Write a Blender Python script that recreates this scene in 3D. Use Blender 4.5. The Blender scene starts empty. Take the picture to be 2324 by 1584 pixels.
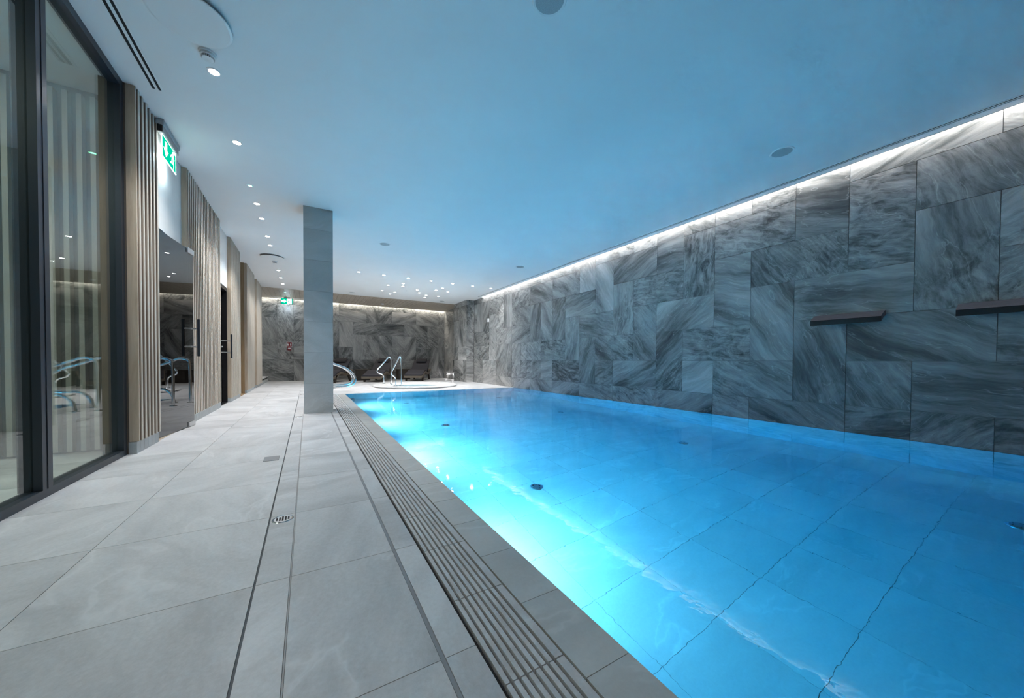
import bpy, bmesh, math, random
from mathutils import Vector, Matrix
C = bpy.context.scene.collection
sc = bpy.context.scene
PI = math.pi
RX = 5.254          # right wall face
CEIL = 2.975
DEPTH = 1.11
YB = 15.2           # back wall
YN = -3.6           # wall behind the camera

# ------------------------------------------------------------------ helpers
class MB:
    """collects shapes and links them as ONE mesh object"""
    def __init__(s): s.v=[]; s.f=[]; s.uv=[]; s.mi=[]; s.sm=[]
    def quad(s, pts, uv=None, mi=0, smooth=False):
        b=len(s.v); s.v+= [tuple(p) for p in pts]; s.f.append(tuple(range(b,b+len(pts))))
        s.uv.append(uv or [(0,0)]*len(pts)); s.mi.append(mi); s.sm.append(smooth)
    def box(s, x0,x1,y0,y1,z0,z1, mi=0, R=None, o=(0,0,0), uvo=(0,0)):
        c=[(x0,y0,z0),(x1,y0,z0),(x1,y1,z0),(x0,y1,z0),(x0,y0,z1),(x1,y0,z1),(x1,y1,z1),(x0,y1,z1)]
        def uvf(i,ax):
            p=c[i]; a=[k for k in range(3) if k!=ax]; return (p[a[0]]+uvo[0],p[a[1]]+uvo[1])
        P=[Vector(p) for p in c]
        if R is not None: P=[R@p for p in P]
        P=[p+Vector(o) for p in P]
        for idx,ax in (((0,3,2,1),2),((4,5,6,7),2),((0,1,5,4),1),((3,7,6,2),1),((0,4,7,3),0),((1,2,6,5),0)):
            s.quad([P[i] for i in idx],[uvf(i,ax) for i in idx],mi)
    def bbox(s, x0,x1,y0,y1,z0,z1, b=.004, mi=0, R=None, o=(0,0,0)):
        """box with bevelled edges"""
        bm=bmesh.new(); bmesh.ops.create_cube(bm,size=1)
        for v in bm.verts:
            v.co=Vector((x0+(v.co.x+.5)*(x1-x0),y0+(v.co.y+.5)*(y1-y0),z0+(v.co.z+.5)*(z1-z0)))
        bmesh.ops.bevel(bm,geom=bm.edges[:],offset=b,segments=2,affect='EDGES',profile=.5)
        s.addbm(bm,mi,R,o); bm.free()
    def addbm(s,bm,mi=0,R=None,o=(0,0,0),smooth=False):
        bm.verts.index_update()
        for f in bm.faces:
            P=[(R@v.co if R is not None else v.co.copy())+Vector(o) for v in f.verts]
            s.quad(P,[(v.co.x,v.co.y+v.co.z) for v in f.verts],mi,smooth)
    def lathe(s, prof, c=(0,0,0), n=32, mi=0, smooth=True, axis='z'):
        """prof: list of (r,z)"""
        def pt(r,z,a):
            if axis=='z': return (c[0]+r*math.cos(a),c[1]+r*math.sin(a),c[2]+z)
            if axis=='x': return (c[0]+z,c[1]+r*math.cos(a),c[2]+r*math.sin(a))
            return (c[0]-r*math.cos(a),c[1]+z,c[2]+r*math.sin(a))
        for (r0,z0),(r1,z1) in zip(prof,prof[1:]):
            for k in range(n):
                a0=2*PI*k/n; a1=2*PI*(k+1)/n
                q=[pt(r0,z0,a0),pt(r0,z0,a1),pt(r1,z1,a1),pt(r1,z1,a0)]
                if r0<1e-6: q=[q[0],q[2],q[3]]
                elif r1<1e-6: q=[q[0],q[1],q[2]]
                s.quad(q,None,mi,smooth)
    def tube(s, pts, r, n=12, mi=0, caps=True):
        P=[Vector(p) for p in pts]; rings=[]
        t=(P[1]-P[0]).normalized(); up=Vector((0,0,1)) if abs(t.z)<.9 else Vector((0,1,0))
        u=t.cross(up).normalized()
        for i,p in enumerate(P):
            if i==0: t=(P[1]-P[0])
            elif i==len(P)-1: t=P[i]-P[i-1]
            else: t=(P[i+1]-P[i]).normalized()+(P[i]-P[i-1]).normalized()
            t.normalize(); u=(u-t*u.dot(t)).normalized(); w=t.cross(u)
            rings.append([p+(u*math.cos(2*PI*k/n)+w*math.sin(2*PI*k/n))*r for k in range(n)])
        for a,b in zip(rings,rings[1:]):
            for k in range(n):
                s.quad([a[k],a[(k+1)%n],b[(k+1)%n],b[k]],None,mi,True)
        if caps:
            s.quad(rings[0][::-1],None,mi); s.quad(rings[-1],None,mi)
    def strip(s, prof, w, th, mi=0, o=(0,0,0), R=None, segs=1):
        """a slab of width w (x) following prof [(y,z)], thickness th below it"""
        P=[Vector((0,y,z)) for y,z in prof]; N=[]
        for i in range(len(P)):
            a=P[max(i-1,0)]; b=P[min(i+1,len(P)-1)]; t=(b-a).normalized(); N.append(Vector((0,-t.z,t.y)))
        def g(i,sx,lo):
            p=P[i]-(N[i]*th if lo else Vector()); p=p+Vector((sx*w/2,0,0))
            if R is not None: p=R@p
            return p+Vector(o)
        L=0
        for i in range(len(P)-1):
            L1=L+(P[i+1]-P[i]).length
            s.quad([g(i,-1,0),g(i,1,0),g(i+1,1,0),g(i+1,-1,0)],[(0,L),(w,L),(w,L1),(0,L1)],mi,True)
            s.quad([g(i,1,1),g(i,-1,1),g(i+1,-1,1),g(i+1,1,1)],[(0,L),(w,L),(w,L1),(0,L1)],mi,True)
            s.quad([g(i,1,0),g(i,1,1),g(i+1,1,1),g(i+1,1,0)],[(0,L),(th,L),(th,L1),(0,L1)],mi)
            s.quad([g(i,-1,1),g(i,-1,0),g(i+1,-1,0),g(i+1,-1,1)],[(0,L),(th,L),(th,L1),(0,L1)],mi)
            L=L1
        s.quad([g(0,-1,1),g(0,1,1),g(0,1,0),g(0,-1,0)],[(0,0),(w,0),(w,th),(0,th)],mi)
        e=len(P)-1
        s.quad([g(e,-1,0),g(e,1,0),g(e,1,1),g(e,-1,1)],[(0,0),(w,0),(w,th),(0,th)],mi)
    def build(s, name, mats, parent=None, merge=False):
        me=bpy.data.meshes.new(name); me.from_pydata(s.v,[],s.f)
        ul=me.uv_layers.new(name='UVMap'); k=0
        for u in s.uv:
            for c in u: ul.data[k].uv=c; k+=1
        if not isinstance(mats,(list,tuple)): mats=[mats]
        for m in mats: me.materials.append(m)
        me.polygons.foreach_set('material_index',s.mi); me.polygons.foreach_set('use_smooth',s.sm)
        if merge:
            bm=bmesh.new(); bm.from_mesh(me); bmesh.ops.remove_doubles(bm,verts=bm.verts,dist=1e-5)
            bmesh.ops.recalc_face_normals(bm,faces=bm.faces); bm.to_mesh(me); bm.free()
        me.update()
        o=bpy.data.objects.new(name,me); C.objects.link(o)
        if parent is not None: o.parent=parent
        return o

def tag(o,label,cat,group=None,kind=None):
    o['label']=label; o['category']=cat
    if group: o['group']=group
    if kind: o['kind']=kind
    return o
def empty(name,loc=(0,0,0),rz=0):
    o=bpy.data.objects.new(name,None); C.objects.link(o); o.location=loc; o.rotation_euler=(0,0,rz); o.empty_display_size=.1
    return o
def copy_tree(o,parent=None):
    c=o.copy(); C.objects.link(c)
    if parent is not None: c.parent=parent
    for ch in [x for x in C.objects if x.parent==o]: copy_tree(ch,c)
    return c
def light(name,kind,loc,energy,color=(1,1,1),parent=None,rot=None,**kw):
    l=bpy.data.lights.new(name,kind); l.energy=energy; l.color=color
    for k,v in kw.items(): setattr(l,k,v)
    o=bpy.data.objects.new(name,l); C.objects.link(o); o.location=loc
    if rot is not None: o.rotation_euler=rot
    if parent is not None: o.parent=parent
    return o

# ------------------------------------------------------------------ materials
def newmat(name):
    m=bpy.data.materials.new(name); m.use_nodes=True; nt=m.node_tree
    for n in list(nt.nodes): nt.nodes.remove(n)
    out=nt.nodes.new('ShaderNodeOutputMaterial'); return m,nt,out
def N(nt,t,**kw):
    n=nt.nodes.new(t)
    for k,v in kw.items():
        if k in n.inputs: n.inputs[k].default_value=v
        else: setattr(n,k,v)
    return n
def ramp(nt,stops,interp='LINEAR'):
    r=nt.nodes.new('ShaderNodeValToRGB'); cr=r.color_ramp; cr.interpolation=interp
    while len(cr.elements)<len(stops): cr.elements.new(.5)
    for e,(p,c) in zip(cr.elements,stops): e.position=p; e.color=(*c,1) if len(c)==3 else c
    return r
def bsdf(nt,out,base=None,rough=.5,metal=0,spec=.5,coat=0):
    b=N(nt,'ShaderNodeBsdfPrincipled'); b.inputs['Roughness'].default_value=rough; b.inputs['Metallic'].default_value=metal
    b.inputs['Specular IOR Level'].default_value=spec
    if base is not None: b.inputs['Base Color'].default_value=(*base,1)
    nt.links.new(b.outputs[0],out.inputs[0]); return b
def plain(name,base,rough=.5,metal=0,spec=.5,var=0.0,scale=30):
    m,nt,out=newmat(name); b=bsdf(nt,out,base,rough,metal,spec)
    if var:
        t=N(nt,'ShaderNodeTexCoord'); n=N(nt,'ShaderNodeTexNoise',Scale=scale,Detail=4.)
        nt.links.new(t.outputs['Object'],n.inputs['Vector'])
        r=ramp(nt,[(.3,tuple(c*(1-var) for c in base)),(.7,tuple(min(1,c*(1+var)) for c in base))])
        nt.links.new(n.outputs['Fac'],r.inputs[0]); nt.links.new(r.outputs[0],b.inputs['Base Color'])
    return m
def emit(name,col,s):
    m,nt,out=newmat(name); e=N(nt,'ShaderNodeEmission'); e.inputs[0].default_value=(*col,1); e.inputs[1].default_value=s
    nt.links.new(e.outputs[0],out.inputs[0]); return m
def lnk(nt,a,b): nt.links.new(a,b)
def vmath(nt,op,a,b):
    n=N(nt,'ShaderNodeVectorMath',operation=op)
    for i,x in enumerate((a,b)):
        if isinstance(x,(tuple,list)): n.inputs[i].default_value=x
        else: lnk(nt,x,n.inputs[i])
    return n.outputs[0]
def smath(nt,op,a,b=None):
    n=N(nt,'ShaderNodeMath',operation=op)
    for i,x in enumerate((a,b)):
        if x is None: continue
        if isinstance(x,(int,float)): n.inputs[i].default_value=x
        else: lnk(nt,x,n.inputs[i])
    return n.outputs[0]
def mixc(nt,f,a,b):
    n=N(nt,'ShaderNodeMix',data_type='RGBA')
    for i,x in ((0,f),(6,a),(7,b)):
        if isinstance(x,(int,float)): n.inputs[i].default_value=x
        elif isinstance(x,tuple): n.inputs[i].default_value=(*x,1)
        else: lnk(nt,x,n.inputs[i])
    return n.outputs[2]

def marble(name,stops,rough=.34,veincol=(.75,.75,.73)):
    """veined stone look tile; every tile carries its own turned and shifted UV"""
    m,nt,out=newmat(name); b=bsdf(nt,out,None,rough)
    uv=N(nt,'ShaderNodeUVMap',uv_map='UVMap').outputs[0]
    w=N(nt,'ShaderNodeTexNoise',Scale=1.3,Detail=4.,Roughness=.55); lnk(nt,uv,w.inputs['Vector'])
    wv=vmath(nt,'MULTIPLY',vmath(nt,'SUBTRACT',w.outputs['Color'],(.5,.5,.5)),(.22,.26,0))
    uw=vmath(nt,'ADD',uv,wv)
    s1=N(nt,'ShaderNodeTexNoise',Scale=1.0,Detail=10.,Roughness=.6,Distortion=.12)
    lnk(nt,vmath(nt,'MULTIPLY',uw,(.42,2.9,1)),s1.inputs['Vector'])
    s2=N(nt,'ShaderNodeTexNoise',Scale=3.0,Detail=8.,Roughness=.72,Distortion=.25)
    lnk(nt,vmath(nt,'MULTIPLY',uw,(.8,7.,1)),s2.inputs['Vector'])
    mo=N(nt,'ShaderNodeTexNoise',Scale=4.5,Detail=9.,Roughness=.68,Distortion=.9); lnk(nt,vmath(nt,'MULTIPLY',uw,(1.,1.7,1)),mo.inputs['Vector'])
    st=N(nt,'ShaderNodeTexNoise',Scale=.33,Detail=1.); lnk(nt,vmath(nt,'ADD',uv,(31.,7.,3.)),st.inputs['Vector'])
    sr=ramp(nt,[(.45,(0,0,0)),(.6,(1,1,1))]); lnk(nt,st.outputs['Fac'],sr.inputs[0])
    big=N(nt,'ShaderNodeTexNoise',Scale=.9,Detail=2.); lnk(nt,uv,big.inputs['Vector'])
    va=smath(nt,'ADD',smath(nt,'MULTIPLY',s1.outputs['Fac'],.72),smath(nt,'MULTIPLY',s2.outputs['Fac'],.28))
    vb=smath(nt,'ADD',smath(nt,'MULTIPLY',mo.outputs['Fac'],.62),smath(nt,'MULTIPLY',s2.outputs['Fac'],.38))
    mv=N(nt,'ShaderNodeMix',data_type='FLOAT'); lnk(nt,sr.outputs[0],mv.inputs[0]); lnk(nt,va,mv.inputs[2]); lnk(nt,vb,mv.inputs[3])
    v=smath(nt,'ADD',smath(nt,'MULTIPLY',mv.outputs[0],.85),smath(nt,'MULTIPLY',big.outputs['Fac'],.15))
    tn=N(nt,'ShaderNodeTexNoise',Scale=.12,Detail=0.); lnk(nt,vmath(nt,'ADD',uv,(5.,91.,8.)),tn.inputs['Vector'])
    v=smath(nt,'ADD',v,smath(nt,'MULTIPLY',smath(nt,'SUBTRACT',tn.outputs['Fac'],.5),.16))
    r=ramp(nt,stops); lnk(nt,v,r.inputs[0])
    vn=N(nt,'ShaderNodeTexNoise',Scale=1.5,Detail=4.,Roughness=.5,Distortion=.3)
    lnk(nt,vmath(nt,'MULTIPLY',uw,(.9,3.6,1)),vn.inputs['Vector'])
    d=smath(nt,'ABSOLUTE',smath(nt,'SUBTRACT',vn.outputs['Fac'],.56))
    vr=ramp(nt,[(0,(.3,)*3),(.004,(.12,)*3),(.010,(0,)*3)]); lnk(nt,d,vr.inputs[0])
    col=mixc(nt,vr.outputs[0],r.outputs[0],veincol)
    lnk(nt,col,b.inputs['Base Color'])
    bp=N(nt,'ShaderNodeBump',Strength=.25,Distance=.01); lnk(nt,v,bp.inputs['Height']); lnk(nt,bp.outputs[0],b.inputs['Normal'])
    return m
def stone(name,base,rough=.42,amp=.16,bump=.08):
    """pale grey porcelain with soft clouds, fine grain and sparse pale veins"""
    m,nt,out=newmat(name); b=bsdf(nt,out,None,rough)
    uv=N(nt,'ShaderNodeUVMap',uv_map='UVMap').outputs[0]
    w=N(nt,'ShaderNodeTexNoise',Scale=2.2,Detail=4.); lnk(nt,uv,w.inputs['Vector'])
    uw=vmath(nt,'ADD',uv,vmath(nt,'MULTIPLY',vmath(nt,'SUBTRACT',w.outputs['Color'],(.5,.5,.5)),(.35,.35,0)))
    a=N(nt,'ShaderNodeTexNoise',Scale=1.5,Detail=6.,Roughness=.6); lnk(nt,vmath(nt,'MULTIPLY',uw,(.7,2.2,1)),a.inputs['Vector'])
    g=N(nt,'ShaderNodeTexNoise',Scale=60.,Detail=5.,Roughness=.75); lnk(nt,uv,g.inputs['Vector'])
    v=smath(nt,'ADD',smath(nt,'MULTIPLY',a.outputs['Fac'],.7),smath(nt,'MULTIPLY',g.outputs['Fac'],.3))
    tn=N(nt,'ShaderNodeTexNoise',Scale=.13,Detail=0.); lnk(nt,vmath(nt,'ADD',uv,(5.,91.,8.)),tn.inputs['Vector'])
    v=smath(nt,'ADD',v,smath(nt,'MULTIPLY',smath(nt,'SUBTRACT',tn.outputs['Fac'],.5),.22))
    r=ramp(nt,[(.36,tuple(c*(1-amp) for c in base)),(.5,base),(.64,tuple(min(1,c*(1+amp)) for c in base))]); lnk(nt,v,r.inputs[0])
    vn=N(nt,'ShaderNodeTexNoise',Scale=.9,Detail=5.,Roughness=.55,Distortion=.5); lnk(nt,vmath(nt,'MULTIPLY',uw,(.8,2.5,1)),vn.inputs['Vector'])
    d=smath(nt,'ABSOLUTE',smath(nt,'SUBTRACT',vn.outputs['Fac'],.6))
    vr=ramp(nt,[(0,(.45,)*3),(.012,(.15,)*3),(.03,(0,)*3)]); lnk(nt,d,vr.inputs[0])
    col=mixc(nt,vr.outputs[0],r.outputs[0],tuple(min(1,c*1.35) for c in base))
    lnk(nt,col,b.inputs['Base Color'])
    bp=N(nt,'ShaderNodeBump',Strength=bump,Distance=.004); lnk(nt,g.outputs['Fac'],bp.inputs['Height']); lnk(nt,bp.outputs[0],b.inputs['Normal'])
    return m
def wood(name,c0,c1,grain=(14,14,1.2),rough=.5,plank=None):
    m,nt,out=newmat(name); b=bsdf(nt,out,None,rough)
    t=N(nt,'ShaderNodeTexCoord').outputs['Object']
    p=vmath(nt,'MULTIPLY',t,grain)
    n=N(nt,'ShaderNodeTexNoise',Scale=2.2,Detail=7.,Roughness=.6,Distortion=.6); lnk(nt,p,n.inputs['Vector'])
    r=ramp(nt,[(.32,c0),(.68,c1)]); lnk(nt,n.outputs['Fac'],r.inputs[0]); lnk(nt,r.outputs[0],b.inputs['Base Color'])
    return m
def thin_glass(name,tint,ior=1.5,extra=0.0):
    m,nt,out=newmat(name)
    tr=N(nt,'ShaderNodeBsdfTransparent'); tr.inputs[0].default_value=(*tint,1)
    gl=N(nt,'ShaderNodeBsdfGlossy'); gl.inputs['Roughness'].default_value=0.0; gl.inputs[0].default_value=(1,1,1,1)
    ge=N(nt,'ShaderNodeNewGeometry'); io=smath(nt,'ADD',smath(nt,'MULTIPLY',ge.outputs['Backfacing'],1/ior-ior),ior)
    fr=N(nt,'ShaderNodeFresnel'); lnk(nt,io,fr.inputs['IOR']); f=smath(nt,'ADD',fr.outputs[0],extra)
    mx=N(nt,'ShaderNodeMixShader'); lnk(nt,f,mx.inputs[0]); lnk(nt,tr.outputs[0],mx.inputs[1]); lnk(nt,gl.outputs[0],mx.inputs[2])
    lnk(nt,mx.outputs[0],out.inputs[0]); return m

M={}
M['marble']=marble('veined_grey_tile',[(.36,(.035,.04,.042)),(.43,(.115,.122,.122)),(.495,(.255,.26,.257)),(.55,(.36,.36,.355)),(.66,(.54,.54,.53))])
M['deck']=stone('pale_stone_tile',(.53,.535,.55),amp=.22,bump=.12)
M['coping']=stone('wet_stone_tile',(.47,.475,.47),rough=.3,amp=.12)
M['column']=stone('column_stone_tile',(.42,.45,.46),rough=.45,amp=.12)
M['pool']=stone('pool_stone_tile',(.74,.76,.77),rough=.5,amp=.10)
M['poolwall']=marble('pale_veined_pool_tile',[(.36,(.36,.38,.39)),(.46,(.55,.57,.58)),(.56,(.72,.73,.73)),(.66,(.8,.8,.8))])
M['grout']=plain('grey_grout',(.25,.25,.25),.9)
M['grout_dark']=plain('dark_grout',(.16,.165,.165),.9)
M['paint']=plain('white_ceiling_paint',(.83,.83,.83),.75,spec=.2,var=.01,scale=3)
M['panel']=plain('white_wall_panel',(.72,.73,.72),.7,spec=.2,var=.03,scale=8)
M['slot']=plain('black_slot',(.008,.008,.01),.8)
M['slotmetal']=plain('dark_steel_strip',(.035,.045,.055),.4,.5)
M['joint']=plain('pale_joint',(.40,.39,.40),.7)
M['silicone']=plain('grey_silicone',(.25,.26,.28),.6)
M['oak']=wood('light_oak',(.40,.32,.24),(.54,.45,.35))
M['oak_lit']=wood('oak_edge_lit',(.56,.50,.42),(.68,.63,.55))  # slat oak lightened on front edges, room light painted into the colour
M['oak_shaded']=wood('oak_flank_shaded',(.20,.15,.115),(.29,.23,.18))  # same slat oak darkened, shade between slats painted into the colour
M['inner_slat']=wood('greyed_slat',(.36,.37,.34),(.44,.44,.41))
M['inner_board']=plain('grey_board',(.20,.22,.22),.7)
M['brown_oak']=wood('brown_oak',(.26,.17,.09),(.36,.25,.14))
M['soffit']=wood('soffit_oak',(.42,.35,.28),(.54,.46,.38),grain=(14,1.2,14))
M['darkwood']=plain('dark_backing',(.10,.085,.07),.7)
M['frame']=plain('anthracite_frame',(.035,.045,.06),.35,.3)
M['black']=plain('black_metal',(.006,.006,.008),.4,.2)
M['chrome']=plain('chrome',(.86,.87,.88),.07,1.0)
M['steel']=plain('brushed_steel',(.55,.56,.57),.3,1.0)
M['white']=plain('white_plastic',(.8,.8,.8),.4)
M['greyplastic']=plain('grey_plastic',(.35,.37,.39),.5)
M['speaker']=plain('speaker_mesh',(.42,.44,.45),.6,var=.25,scale=300)
M['acrylic']=plain('white_acrylic',(.9,.9,.9),.15)
M['fabric']=plain('charcoal_fabric',(.034,.033,.042),.9,var=.2,scale=200)
M['pillow']=plain('dark_pillow_fabric',(.018,.018,.024),.9,var=.2,scale=200)
M['window']=thin_glass('clear_glass',(.90,.94,.90))
M['tinted']=thin_glass('tinted_glass',(.16,.17,.17),extra=.05)
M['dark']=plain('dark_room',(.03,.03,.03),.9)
M['lens']=emit('downlight_lens',(1,.97,.95),120)
M['green']=emit('green_led',(.25,1,.6),6)
M['greenface']=emit('sign_green',(.0,.55,.32),1.0)
M['whiteface']=emit('sign_white',(.85,1,.98),3.0)
M['ledstep']=emit('step_led',(1,.98,1),18)
M['red']=plain('sign_red',(.22,.012,.02),.4)
M['spout']=plain('dark_bronze_steel',(.03,.036,.05),.6,0,.12)
M['spout_slot']=plain('spout_mouth',(.004,.004,.005),.6)
def wicker():
    m,nt,out=newmat('woven_rattan'); b=bsdf(nt,out,None,.65)
    uv=N(nt,'ShaderNodeTexCoord').outputs['Object']
    w=N(nt,'ShaderNodeTexWave',Scale=28.,Distortion=1.5,Detail=2.); w.bands_direction='DIAGONAL'; lnk(nt,uv,w.inputs['Vector'])
    r=ramp(nt,[(.2,(.05,.04,.03)),(.8,(.2,.165,.12))]); lnk(nt,w.outputs['Fac'],r.inputs[0]); lnk(nt,r.outputs[0],b.inputs['Base Color'])
    bp=N(nt,'ShaderNodeBump',Strength=.4,Distance=.004); lnk(nt,w.outputs['Fac'],bp.inputs['Height']); lnk(nt,bp.outputs[0],b.inputs['Normal'])
    return m
M['wicker']=wicker()
M['wicker_dark']=plain('dark_rattan',(.05,.042,.035),.7,var=.5,scale=90)
def water(name,absorb,density,bump,scale=9):
    m,nt,out=newmat(name)
    g=N(nt,'ShaderNodeBsdfRefraction',IOR=1.333); g.inputs['Roughness'].default_value=0
    g.inputs['Color'].default_value=(1,1,1,1)
    gs=N(nt,'ShaderNodeBsdfGlossy'); gs.inputs['Roughness'].default_value=0.0; gs.inputs[0].default_value=(1,1,1,1)
    t=N(nt,'ShaderNodeTexCoord').outputs['Object']
    n=N(nt,'ShaderNodeTexNoise',Scale=float(scale),Detail=3.,Roughness=.55); lnk(nt,t,n.inputs['Vector'])
    bp=N(nt,'ShaderNodeBump',Strength=bump,Distance=.01); lnk(nt,n.outputs['Fac'],bp.inputs['Height'])
    lnk(nt,bp.outputs[0],g.inputs['Normal']); lnk(nt,bp.outputs[0],gs.inputs['Normal'])
    fr=N(nt,'ShaderNodeFresnel',IOR=1.333); lnk(nt,bp.outputs[0],fr.inputs['Normal'])
    mx=N(nt,'ShaderNodeMixShader'); lnk(nt,fr.outputs[0],mx.inputs[0]); lnk(nt,g.outputs[0],mx.inputs[1]); lnk(nt,gs.outputs[0],mx.inputs[2])
    lnk(nt,mx.outputs[0],out.inputs[0])
    va=N(nt,'ShaderNodeVolumeAbsorption',Density=density); va.inputs[0].default_value=(*absorb,1)
    lnk(nt,va.outputs[0],out.inputs[1]); return m
M['water']=water('pool_water_clear',(.0,.82,.96),.86,.10)

# ------------------------------------------------------------------ tiles
rnd=random.Random(7)
def tile_uv(rng,ang=None):
    """a turned and shifted UV frame for one tile"""
    a=ang if ang is not None else rng.choice([-1,1])*rng.uniform(.15,.95)
    c,s=math.cos(a),math.sin(a); ox,oy=rng.uniform(0,60),rng.uniform(0,60)
    return lambda u,v:(ox+c*u-s*v, oy+s*u+c*v)
def tile(mb,org,U,V,Nn,u0,u1,v0,v1,gap,th,f,mi=0):
    """one tile as a thin raised slab: face at org plane, sides going back th"""
    org=Vector(org);U=Vector(U);V=Vector(V);Nn=Vector(Nn)
    a,b,c,d=u0+gap,u1-gap,v0+gap,v1-gap
    P=[org+U*x+V*y for x,y in ((a,c),(b,c),(b,d),(a,d))]; Q=[p-Nn*th for p in P]
    uv=[f(x,y) for x,y in ((a,c),(b,c),(b,d),(a,d))]
    flip = U.cross(V).dot(Nn)<0
    def q(pts,us): mb.quad(pts[::-1] if flip else pts, us[::-1] if flip else us, mi)
    q(P,uv)
    for i in range(4):
        j=(i+1)%4; q([P[j],P[i],Q[i],Q[j]],[uv[j],uv[i],uv[i],uv[j]])
def domino(cols,rows,fixed,rng):
    """fill a cols x rows module grid with 1x2 and 2x1 slabs round the given ones"""
    occ={}; out=[]
    for (c,r,w,h) in fixed:
        cells=[(c+i,r+j) for i in range(w) for j in range(h)]
        if any(x in occ for x in cells): continue
        for x in cells: occ[x]=1
        out.append((c,r,w,h))
    for c in cols:
        for r in rows:
            if (c,r) in occ: continue
            opts=[]
            if (c+1) in cols and (c+1,r) not in occ: opts.append((2,1))
            if (r+1) in rows and (c,r+1) not in occ: opts.append((1,2))
            w,h=rng.choice(opts) if opts else (1,1)
            for i in range(w):
                for j in range(h): occ[(c+i,r+j)]=1
            out.append((c,r,w,h))
    return out
def clip(a,b,lo,hi): return max(a,lo),min(b,hi)

# ---- right wall: module .5; column k spans Y = 3.008-.5k ... 3.008-.5(k+1); row b spans z .7986+.5b ... +.5
fixed=[(0,3,2,1),(0,1,1,2),(1,2,2,1),(2,3,1,2),(1,0,1,2),(-1,0,2,1),(2,1,2,1),(2,-1,1,2),(3,0,2,1),(3,2,1,2),(3,4,2,1),(5,4,2,1),
 (4,3,2,1),(4,1,1,2),(5,2,2,1),(5,1,2,1),(5,0,2,1),(4,-1,2,1),(3,-1,1,1),(3,-2,1,1),(4,-2,1,1),(5,-2,2,1),(1,-2,2,1),(0,-2,1,1),(0,-1,2,1),
 (-2,3,1,2),(-4,3,2,1),(-3,2,2,1),(-4,1,1,2),(-2,1,2,1),(-3,0,1,2),(-2,-1,1,2),(-5,0,2,1),(-4,-1,2,1),(-5,-1,1,1),(-6,1,2,1),(-5,2,1,2),
 (-6,-1,1,2),(-7,2,2,1),(-6,3,1,2),(-8,3,2,1),(-8,1,1,2),(-7,0,1,2),(-9,0,2,1),(-8,-1,2,1),(-2,-2,2,1),(-4,-2,2,1),(-6,-2,2,1),(-1,2,1,2),(1,4,1,1),(0,4,1,1),(-1,-1,1,1)]
ang_fixed={(1,2):.95,(0,3):.35,(0,1):.3,(2,3):.3,(3,2):.28,(1,0):1.0,(2,1):.12,(4,3):1.05,(4,1):1.35,(4,-1):.1,(3,-1):1.0,(3,0):.5,(2,-1):1.2,(-1,0):.08,(0,-1):.5,(-3,2):.04,(-2,3):-.05,(-4,3):-.5,(-5,0):.5}
wr=MB()
wr.box(RX+.006,RX+.2,YN-.2,13.2,-1.3,3.25,mi=1)
rr=random.Random(21)
for (c,r,w,h) in domino(list(range(-20,14)),list(range(-4,5)),fixed,rr):
    ya=3.008-.5*(c+w); yb=3.008-.5*c; za=.7986+.5*r; zb=za+.5*h
    ya,yb=clip(ya,yb,YN,11.72); za,zb=clip(za,zb,-DEPTH-.02,3.2)
    if yb-ya<.02 or zb-za<.02: continue
    a=ang_fixed.get((c,r)); f=tile_uv(rr,(-a if a is not None else None) if a is not None else (rr.choice([-1,1])*rr.uniform(.1,.7) if w>=h else rr.choice([-1,1])*rr.uniform(.8,1.5)))
    if za<-.006:
        tile(wr,(RX,0,0),(0,1,0),(0,0,1),(-1,0,0),ya,yb,za,min(zb,-.004),.002,.008,f,mi=2)
        if zb<0: continue
        za=-.004
    tile(wr,(RX,0,0),(0,1,0),(0,0,1),(-1,0,0),ya,yb,za,zb,.0022,.008,f)
o=wr.build('wall_right',[M['marble'],M['grout_dark'],M['poolwall']]); tag(o,'long right wall of veined grey stone tiles rising out of the pool','wall',kind='structure')

# block at the far end of the right wall and alcove walls
def tiled_wall(name,label,faces,boxes,seed,mod=.5,zoff=.2986,zmin=0,zmax=3.2):
    rg=random.Random(seed); mb=MB()
    for b in boxes: mb.box(*b,mi=1)
    for (org,U,Nn,u0,u1) in faces:
        nc=int(math.ceil((u1-u0)/mod))+1; off=rg.uniform(-.45,0)
        for (c,r,w,h) in domino(list(range(nc)),list(range(-1,7)),[],rg):
            a,b=clip(u0+off+c*mod,u0+off+(c+w)*mod,u0,u1); za,zb=clip(zoff+r*mod,zoff+(r+h)*mod,zmin,zmax)
            if b-a<.02 or zb-za<.02: continue
            f=tile_uv(rg,rg.choice([-1,1])*(rg.uniform(.05,.8) if w>=h else rg.uniform(.8,1.55)))
            tile(mb,org,U,(0,0,1),Nn,a,b,za,zb,.002,.008,f)
    o=mb.build(name,[M['marble'],M['grout_dark']]); tag(o,label,'wall',kind='structure'); return o
tiled_wall('wall_pier','pale veined tile pier jutting out where the pool hall meets the lounge alcove',
  [((4.96,0,0),(0,1,0),(-1,0,0),11.75,12.98),((0,11.75,0),(1,0,0),(0,-1,0),4.96,RX-.0)],[(4.967,RX+.2,11.757,12.98,0,3.2)],5,zoff=.2986)
tiled_wall('wall_alcove','short tiled side wall of the lounge alcove with low step lights',
  [((5.34,0,0),(0,1,0),(-1,0,0),12.98,YB)],[(5.347,5.6,12.98,YB+.2,0,3.2)],8)
tiled_wall('wall_back','grey veined tile wall behind the sun loungers',
  [((0,YB,0),(1,0,0),(0,-1,0),-2.6,5.34)],[(-2.6,5.6,YB+.007,YB+.2,0,3.2)],13)
o=MB(); o.box(-4.8,RX+.2,YN-.2,YN,-1.3,3.2); o=o.build('wall_front',M['panel']); tag(o,'plain wall closing the pool hall behind the viewer','wall',kind='structure')

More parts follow.
